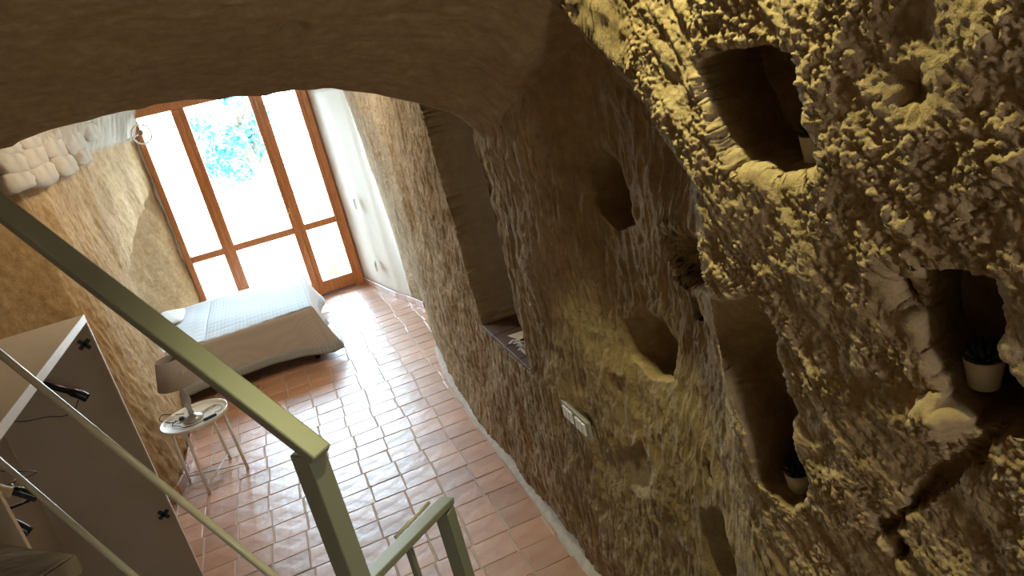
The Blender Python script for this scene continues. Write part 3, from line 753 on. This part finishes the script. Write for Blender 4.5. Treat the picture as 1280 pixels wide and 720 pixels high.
zt = 0.4815
cc = tag(empty('phone_charger', (-0.87, 4.86, zt)), 'black phone charger with thin cord lying on the tray', 'charger')
q = MB().box((-0.045, -0.01, 0), (0.045, 0.012, 0.018)); pl_ = q.build('plug', 'black', cc, bevel=0.004); pl_.rotation_euler = (0, 0, 0.35)
q = MB().tube(bez([(-0.04, -0.005, 0.005), (-0.10, -0.02, 0.004), (-0.17, -0.01, 0.004), (-0.21, 0.05, 0.004), (-0.26, 0.10, 0.004), (-0.24, 0.17, 0.004)], 8), 0.0028, 6); q.build('cord', 'cord', cc)
q = MB().tube(bez([(-0.945, 5.015, zt + .004), (-0.86, 5.07, zt + .004), (-0.80, 5.02, zt + .006), (-0.80, 4.95, zt + .004), (-0.84, 4.93, zt + .004)], 8), 0.003, 6)
q.tube(bez([(-0.93, 4.98, zt + .004), (-0.89, 5.03, zt + .004), (-0.83, 5.06, zt + .004)], 8), 0.003, 6)
tag(q.build('lamp_cord', 'wire', None), 'thin grey lamp cord looped on the right of the tray', 'cable')
q = MB().box((-1.085, 5.00, zt), (-1.045, 5.03, zt + .02)); ad = q.build('power_adapter', 'black', None, bevel=0.004); tag(ad, 'small black adapter on the wall side of the tray', 'adapter')
cable('trailing_cord', [(-1.06, 5.03, zt + .006), (-1.12, 5.0, zt + .006), (-1.17, 5.03, zt + .012), (-1.215, 5.07, zt + .03), (-1.20, 5.14, zt + .035), (-1.13, 5.13, zt + .012), (-1.06, 5.10, zt + .005)], 0.003, 'cord', 'thin dark cord curling over the wall edge of the tray')

# ------------------------------------------------------------------ open wardrobe
WY0, WY1, WXF, WXB, WZ = 2.222, 3.705, -1.00, -1.52, 1.657
ward = tag(empty('wardrobe', (-1.26, 2.965, 0)), 'open-fronted grey wardrobe with white front edges below the railing', 'wardrobe')
def wp(name, a, b_, mat, par=None, bev=0.0015):
    q = MB().box((a[0] + 1.26, a[1] - 2.965, a[2]), (b_[0] + 1.26, b_[1] - 2.965, b_[2])); return q.build(name, mat, par or ward, bevel=bev, seg=1)
T = 0.02
tp = wp('top_panel', (WXB, WY0, WZ - .025), (WXF - .002, WY1, WZ), 'board'); wp('edge_band', (WXF - .002, WY0, WZ - .036), (WXF, WY1, WZ), 'edge', tp, 0)
for yy0 in (WY0, WY1 - T):
    s_ = wp('side_panel', (WXB, yy0, 0), (WXF - .002, yy0 + T, WZ - .025), 'board_in'); wp('edge_band', (WXF - .002, yy0 + (0 if yy0 == WY0 else .006), 0), (WXF, yy0 + T, WZ - .036), 'edge' if yy0 != WY0 else 'pale_wood', s_, 0)
    yf = yy0 - .004 if yy0 != WY0 else yy0 + T + .004
    for zz0 in ((1.522, 0.522) if yy0 != WY0 else (1.522, 0.522)):
        h_ = MB(); cy = yf - 2.965; cx_ = -1.046 + 1.26
        for ang in (0.6, 0.6 + PI / 2):
            d_ = Vector((math.cos(ang), 0, math.sin(ang))) * 0.032
            h_.bar(Vector((cx_, cy, zz0)) - d_, Vector((cx_, cy, zz0)) + d_, 0.008, 0.020, up=Vector((0, 1, 0)).cross(d_))
        h_.build('hinge_plate', 'hinge', ward, bevel=0.002, seg=1)
wp('back_panel', (WXB - .008, WY0 + T, .05), (WXB, WY1 - T, WZ - .025), 'board_in'); wp('bottom_panel', (WXB, WY0 + T, 0.05), (WXF - .004, WY1 - T, 0.07), 'board_in')
wp('plinth', (WXF - .04, WY0 + T, 0), (WXF - .02, WY1 - T, .05), 'board_in')
q = MB().tube([(0, WY0 + T - 2.965, 1.58), (0, WY1 - T - 2.965, 1.58)], 0.0125, 12); q.build('clothes_rail', 'steel', ward)
def hanger(yq, mat, label, ztop=1.5925, tw=0.0, thick=0.014, droop=0.14, half=0.215, bar=True):
    root = tag(empty('clothes_hanger', (-1.26, yq, ztop), tw), label, 'hanger', 'hangers in the wardrobe')
    hk = [(0.0, 0, -0.075), (0.0, 0, -0.045), (0.018, 0, -0.03), (0.021, 0, -0.012), (0.012, 0, 0.002), (0.0, 0, 0.003), (-0.014, 0, -0.006), (-0.018, 0, -0.02)]
    MB().tube(bez(hk, 6), 0.002, 8).build('hook', 'steel', root)
    q = MB(); z0 = -0.075
    if thick < 0.006:
        q.tube(bez([(0, 0, z0), (half * .5, 0, z0 - droop * .5), (half, 0, z0 - droop), (half * .95, 0, z0 - droop - .015), (0, 0, z0 - droop - .02), (-half * .95, 0, z0 - droop - .015), (-half, 0, z0 - droop), (-half * .5, 0, z0 - droop * .5)], 6), thick, 8, closed=True)
    else:
        arm = bez([(-half, 0, z0 - droop), (-half * .8, 0, z0 - droop * .72), (-half * .3, 0, z0 - droop * .2), (0, 0, z0), (half * .3, 0, z0 - droop * .2), (half * .8, 0, z0 - droop * .72), (half, 0, z0 - droop)], 6)
        q.tube(arm, [thick * (1.25 if abs(p.x) > half * .8 else 0.85) for p in arm], 10)
    q.build('shoulder_arm', mat, root)
    if thick >= 0.006 and bar:
        MB().tube([(-half * .9, 0, z0 - droop), (half * .9, 0, z0 - droop)], 0.005, 8).build('trouser_bar', mat, root)
        MB().tube([(half * .78, 0, z0 - droop * .55), (half * .8, 0, z0 - droop * .72)], 0.004, 6).build('notch', 'steel', root)
    return root
hanger(3.40, 'black', 'black plastic hanger hanging alone near the hinge side of the wardrobe', droop=0.17, bar=False, thick=0.017)
hanger(2.51, 'black', 'black plastic hanger at the near end, its looped arm in front', droop=0.18, tw=0.12)
hanger(2.40, 'black', 'black plastic hanger half hidden behind the pale near wardrobe edge', droop=0.22, tw=-0.1)
hanger(2.58, 'wire', 'thin grey wire hanger above the black ones in the wardrobe', thick=0.003, droop=0.10)
hanger(2.455, 'pale_wood', 'pale wooden hanger beside the wire hanger', droop=0.10, half=0.19)
cb = MB().tube(bez([tuple(onx(*p, -1.02) ) for p in ((-30, 526), (10, 527), (35, 526), (60, 521), (80, 520), (93, 512), (98, 500))], 6), 0.0022, 6); tag(cb.build('hanging_cord', 'cord'), 'thin dark cord strung across the open wardrobe front', 'cord')

# ------------------------------------------------------------------ stair railing
rail = tag(empty('stair_railing', (-0.078, 1.171, 0.85)), 'olive metal stair railing with flat handrail, round bars and newel post', 'railing')
off = Vector((-0.078, 1.171, 0.85))
P1 = Vector((-0.486, 1.609, 2.333)); P2 = Vector((-0.078, 1.171, 1.838)); dr = (P2 - P1)
hz = Vector((dr.x, dr.y, 0)).normalized()
topA = P1 - dr * 0.52; topB = P2 + dr * 0.045
dn = dr.normalized(); side = dn.cross(Vector((0, 0, 1))).normalized(); rn = side.cross(dn)
if rn.z < 0: rn = -rn
MB().bar(topA - rn * 0.009 - off, topB - rn * 0.009 - off, 0.047, 0.020, up=rn).build('handrail', 'olive', rail, bevel=0.004)
def vpost(o, w_, top, bottom, direction, name, par, mat='olive'):
    u = Vector((direction.x, direction.y, 0)).normalized() * (w_ / 2); v = Vector((-u.y, u.x, 0))
    q = MB(); q.prism([tuple((o + s1 * u + s2 * v)[:2]) for s1, s2 in ((-1, -1), (1, -1), (1, 1), (-1, 1))], bottom, top); return q.build(name, mat, par, bevel=0.003)
vpost(Vector((P2.x, P2.y, 0)) - Vector((off.x, off.y, 0)) - hz * 0.012, 0.044, 1.838 - 0.02 - 0.85, 0.0, hz, 'newel_post', rail)
for dz in (0.237, 0.400):   # vertical gaps below the handrail, measured
    pass
def on_plane(u, v):
    n = Vector((hz.y, -hz.x, 0)); d = Vector(ray(u, v)); t = (P1.xy.to_3d().dot(n)) / d.dot(n); return Vector((0, 0, EYE)) + d * t
for (a1, a2) in (((0, 442), (350, 727)), ((0, 577), (175, 727))):
    A, B = on_plane(*a1), on_plane(*a2); dd = (B - A).normalized()
    t1 = (P2 - A).dot(hz) / dd.dot(hz); t0 = (2.50 - A.z) / dd.z
    MB().tube([A + dd * t0 - off, A + dd * t1 - off], 0.0085, 14).build('round_bar', 'rod', rail)
# second, lower balustrade
rail2 = tag(empty('lower_railing', (0.19, 1.79, 0)), 'short olive balustrade further down the stairs beyond the newel post', 'railing')
def at_depth(u, v, d): return Vector((0, 0, EYE)) + Vector(ray(u, v)) * (d / F)
Q1 = at_depth(557, 627, 2.06); Q0 = at_depth(462, 722, 1.68); dq = (Q1 - Q0); o2 = Vector((0.19, 1.79, 0))
sq = dq.normalized().cross(Vector((0, 0, 1))).normalized(); rq = sq.cross(dq.normalized())
if rq.z < 0: rq = -rq
qa = Q0 - dq * 1.0
MB().bar(qa - o2, Q1 + dq * .03 - o2, 0.047, 0.020, up=rq).build('handrail', 'olive', rail2, bevel=0.003)
hq = Vector((dq.x, dq.y, 0)).normalized()
vpost(Vector((Q1.x, Q1.y, 0)) - o2 - hq * 0.02, 0.046, Q1.z - 0.012, 0.0, hq, 'post', rail2)
vpost(Vector((qa.x, qa.y, 0)) - o2 + hq * 0.02, 0.046, qa.z - 0.012, 0.0, hq, 'post', rail2)
rb = at_depth(518, 706, 2.22)
vpost(Vector((rb.x, rb.y, 0)) - o2, 0.020, rb.z + 0.09, 0.0, hq, 'baluster', rail2)
Ra = at_depth(536, 628, 2.16); Rb = at_depth(494, 672, 2.06)
MB().tube([Ra - o2, Rb - o2], 0.006, 8).build('thin_bar', 'rod', rail2)

# ------------------------------------------------------------------ stair masonry
def blk(name, poly, z0, z1, mat='step'):
    q = MB(); q.prism(poly, z0, z1); return q
C0 = onz(95, 690, 1.65); A0 = onz(0, 676, 1.65); B0 = onz(50, 720, 1.65)
A1 = C0 + (A0 - C0) * 2.0; B1 = C0 + (B0 - C0) * 3.5
st = tag(empty('stair_block', (C0[0], C0[1], 0)), 'rough brown stone stair block at the lower left corner', 'stairs')
def rough_block(poly, z0, z1, name, parent, org):
    bm = bmesh.new(); q = MB().prism([(p[0] - org[0], p[1] - org[1]) for p in poly], z0, z1); me = q.mesh(name); bm.from_mesh(me); bmesh.ops.recalc_face_normals(bm, faces=bm.faces[:])
    bmesh.ops.bevel(bm, geom=bm.edges[:], offset=0.006, segments=2, affect='EDGES')
    bmesh.ops.subdivide_edges(bm, edges=bm.edges[:], cuts=7, use_grid_fill=True)
    co = np.array([v.co[:] for v in bm.verts]); d1 = fbm(co[:, 0] * 30, co[:, 1] * 30, co[:, 2] * 12, 3, seed=5); d2 = fbm(co[:, 0] * 30 + 9, co[:, 1] * 30, co[:, 2] * 12, 3, seed=8)
    for v, a_, c_ in zip(bm.verts, d1, d2): v.co += Vector((float(a_) * .006, float(c_) * .006, float(a_ + c_) * .003))
    bm.to_mesh(me); bm.free(); me.materials.append(M['step']); o = bpy.data.objects.new(name, me); COL.objects.link(o); o.parent = parent; return o
D1 = A1 + (B1 - C0)
tread = rough_block([C0, A1, D1, B1], 1.60, 1.65, 'tread', st, C0)
ctr = (A1 + B1) / 2; shr = [ctr + (p - ctr) * 0.93 for p in (C0, A1, D1, B1)]
rough_block(shr, 0.0, 1.60, 'masonry', st, C0)
ld = MB().box((-0.35, -1.2, 0.0), (0.80, 1.26, 0.85)); tag(ld.build('floor_landing', 'step', bevel=0.01), kind='structure')
stp = tag(empty('stair_flight', (0.3, 1.45, 0)), 'low stone steps leading down from the landing', 'stairs')
for k in range(3):
    q = MB().box((-0.04, -0.185 + k * 0.20, 0), (0.46, 0.015 + k * 0.20, 0.64 - 0.21 * k)); q.build('step', 'step', stp, bevel=0.008)

# ------------------------------------------------------------------ potted succulents in the niches
def potted(u, vtop, vbot, x, label, seed):
    pb = onx(u, vbot, x); ptp = onx(u, vtop, x); h = 0.052
    fz = niche_floor(x, pb[1], pb[2])
    root = tag(empty('potted_succulent', (x, pb[1], fz - 0.002 if abs(fz - pb[2]) < 0.015 else pb[2])), label, 'plant', 'potted succulents in the wall niches')
    q = MB().lathe([(0.0, 0), (0.0215, 0), (0.0225, 0.002), (0.0295, h), (0.0275, h), (0.0265, h - .008), (0.0, h - .008)], n=36, cap=False); q.build('pot_body', 'pot', root)
    q = MB().lathe([(0.0, h - .007), (0.026, h - .009)], n=18, cap=False); q.build('potting_soil', 'soil', root)
    q = MB(); rr = random.Random(seed)
    for k in range(26):
        a_ = k * 2.4; t = k / 26; el = 0.35 + 1.1 * (1 - t); L = 0.034 + 0.012 * rr.random()
        d_ = Vector((math.cos(a_) * math.cos(el), math.sin(a_) * math.cos(el), math.sin(el))); b0 = Vector((math.cos(a_) * .005, math.sin(a_) * .005, h - .008))
        sd_ = d_.cross(Vector((0, 0, 1))).normalized(); nn_ = sd_.cross(d_)
        mid = b0 + d_ * L * .5; tip = b0 + d_ * L + Vector((0, 0, .004))
        q.add([b0 - sd_ * .003, b0 + sd_ * .003, mid + sd_ * .006, tip, mid - sd_ * .006, mid + nn_ * .003, mid - nn_ * .003], [(0, 1, 5), (1, 2, 5), (2, 3, 5), (3, 4, 5), (4, 0, 5), (1, 0, 6), (2, 1, 6), (3, 2, 6), (4, 3, 6), (0, 4, 6)], True)
    q.build('leaves', 'leaf_dark', root)
    return root
potted(1230, 443, 482, 0.95, 'white potted succulent in the right-hand niche above the boulder', 1)
potted(1022, 168, 202, 0.95, 'white potted succulent tucked at the right of the large upper niche', 2)
potted(998, 580, 607, 0.92, 'white potted succulent at the foot of the tall shadowy niche', 3)

# ------------------------------------------------------------------ sill of the window niche
sill = tag(empty('window_sill', (0.98, 3.15, 0.985)), 'brown tiled sill of the tall wall niche', 'sill')
for i in range(2):
    for j in range(4):
        q = MB().box((-0.145 + i * 0.16, -0.385 + j * 0.191, -0.018), (-0.145 + i * 0.16 + 0.156, -0.385 + j * 0.191 + 0.187, 0.006)); q.build('sill_tile', 'brown_tile', sill, bevel=0.002, seg=1)
def sheet(name, px, z, mat, label):
    pts = [onz(*p, z) for p in px]; q = MB(); q.prism([p[:2] for p in pts], z, z + 0.0015); o = q.build(name, mat); return tag(o, label, 'paper')
sz = 0.992
sheet('paper_sheet', [(634, 420), (664, 410), (690, 424), (668, 432)], sz, 'paper', 'larger blank paper sheet lying on the niche sill')
sheet('paper_sheet', [(653, 408), (668, 402), (690, 412), (672, 416)], sz + .003, 'paper', 'smaller blank paper sheet at the back of the niche sill')
def letter_deco(px, label, seed, ncut):
    p = onz(*px, sz); root = tag(empty('paper_cutout', (p[0], p[1], sz)), label, 'decoration'); rr = random.Random(seed)
    for k in range(ncut):
        a_ = rr.uniform(0, PI); L = rr.uniform(.03, .07); c = Vector((rr.uniform(-.03, .03), rr.uniform(-.06, .06), 0.003 + .003 * k)); d_ = Vector((math.cos(a_), math.sin(a_), 0)) * L / 2
        MB().bar(c - d_, c + d_ + Vector((0, 0, .006)), 0.014, 0.002).build('strip', 'switch', root)
    return root
letter_deco((648, 433), 'tangle of white cut-out strips on the niche sill beside the paper', 4, 9)
letter_deco((662, 440), 'small white cut-out strips at the near side of the niche sill', 9, 5)
kx = onz(655, 430, sz); q = MB().box((-.012, -.02, 0), (.012, .02, .012)); kb_ = q.build('black_clip', 'black', None, bevel=.003); kb_.location = (kx[0], kx[1], sz + .012); tag(kb_, 'tiny black clip lying among the white strips', 'clip')

# ------------------------------------------------------------------ switches
sw = empty('switch_plate'); 
def wall_x(yq, zq):
    i = int(np.argmin(np.abs(ys - yq))); k = int(np.argmin(np.abs(PZ[i, :NR] - zq))); return PX[max(0, i - 8):i + 9, max(0, k - 8):k + 9].min()
cy, cz = 2.32, 0.955; sx_ = wall_x(cy, cz)
sw.location = (sx_, cy, cz); sw.rotation_euler = (0.0, 0, 0); tag(sw, 'grey two-gang switch plate on the rough wall below the niche', 'switch')
MB().box((-.012, -.125, -.042), (.004, .125, .042)).build('plate', 'switch_grey', sw, bevel=.004)
for k in (-1, 1):
    for j in (-1, 0, 1): MB().box((-.018, k * .058 + j * .03 - .013, -.026), (-.010, k * .058 + j * .03 + .013, .026)).build('rocker', 'switch', sw, bevel=.002, seg=1)
def small_switch(px, label):
    best = None
    for yq in np.arange(7.3, 8.8, .01):
        p = ony(*px, yq); xw = wall_x(yq, p[2])
        if best is None or abs(p[0] - xw) < best[0]: best = (abs(p[0] - xw), p, xw)
    p = best[1]; r = tag(empty('wall_switch', (best[2], p[1], p[2]), -0.2), label, 'switch')
    MB().box((-.010, -.045, -.06), (.006, .045, .06)).build('plate', 'switch', r, bevel=.004); MB().box((-.014, -.02, -.03), (-.008, .02, .03)).build('rocker', 'switch_grey', r, bevel=.002, seg=1)
small_switch((444, 255), 'white wall switch at waist height on the plaster beside the door')
small_switch((470, 332), 'white wall socket low on the plaster near the floor')

# ------------------------------------------------------------------ ring-shaped wall lamp by the door
pc = ony(177, 168, 8.45); wl_ = tag(empty('wall_lamp', tuple(pc)), 'round white ring wall lamp beside the door top corner', 'lamp')
ring = [(0.095 * math.cos(t * PI / 16), 0, 0.10 * math.sin(t * PI / 16)) for t in range(32)]
MB().tube(ring, 0.010, 8, closed=True).build('ring', 'white_metal', wl_)
MB().tube([(-0.17, 0.02, -0.03), (-0.09, 0.0, -0.01), (0.0, -0.01, 0.01), (0.06, 0, 0.03)], 0.007, 8).build('bracket', 'white_metal', wl_)
MB().lathe([(0.0, -0.03), (0.02, -0.022), (0.026, 0), (0.02, 0.02), (0.0, 0.03)], (0.0, -0.01, 0.02), n=14, cap=False).build('bulb_holder', 'wire', wl_)
for a_ in (0.9, 3.3, 4.9): MB().lathe([(0, -0.014), (0.014, 0), (0, 0.014)], (0.095 * math.cos(a_), 0, 0.10 * math.sin(a_)), n=10, cap=False).build('knob', 'steel', wl_)
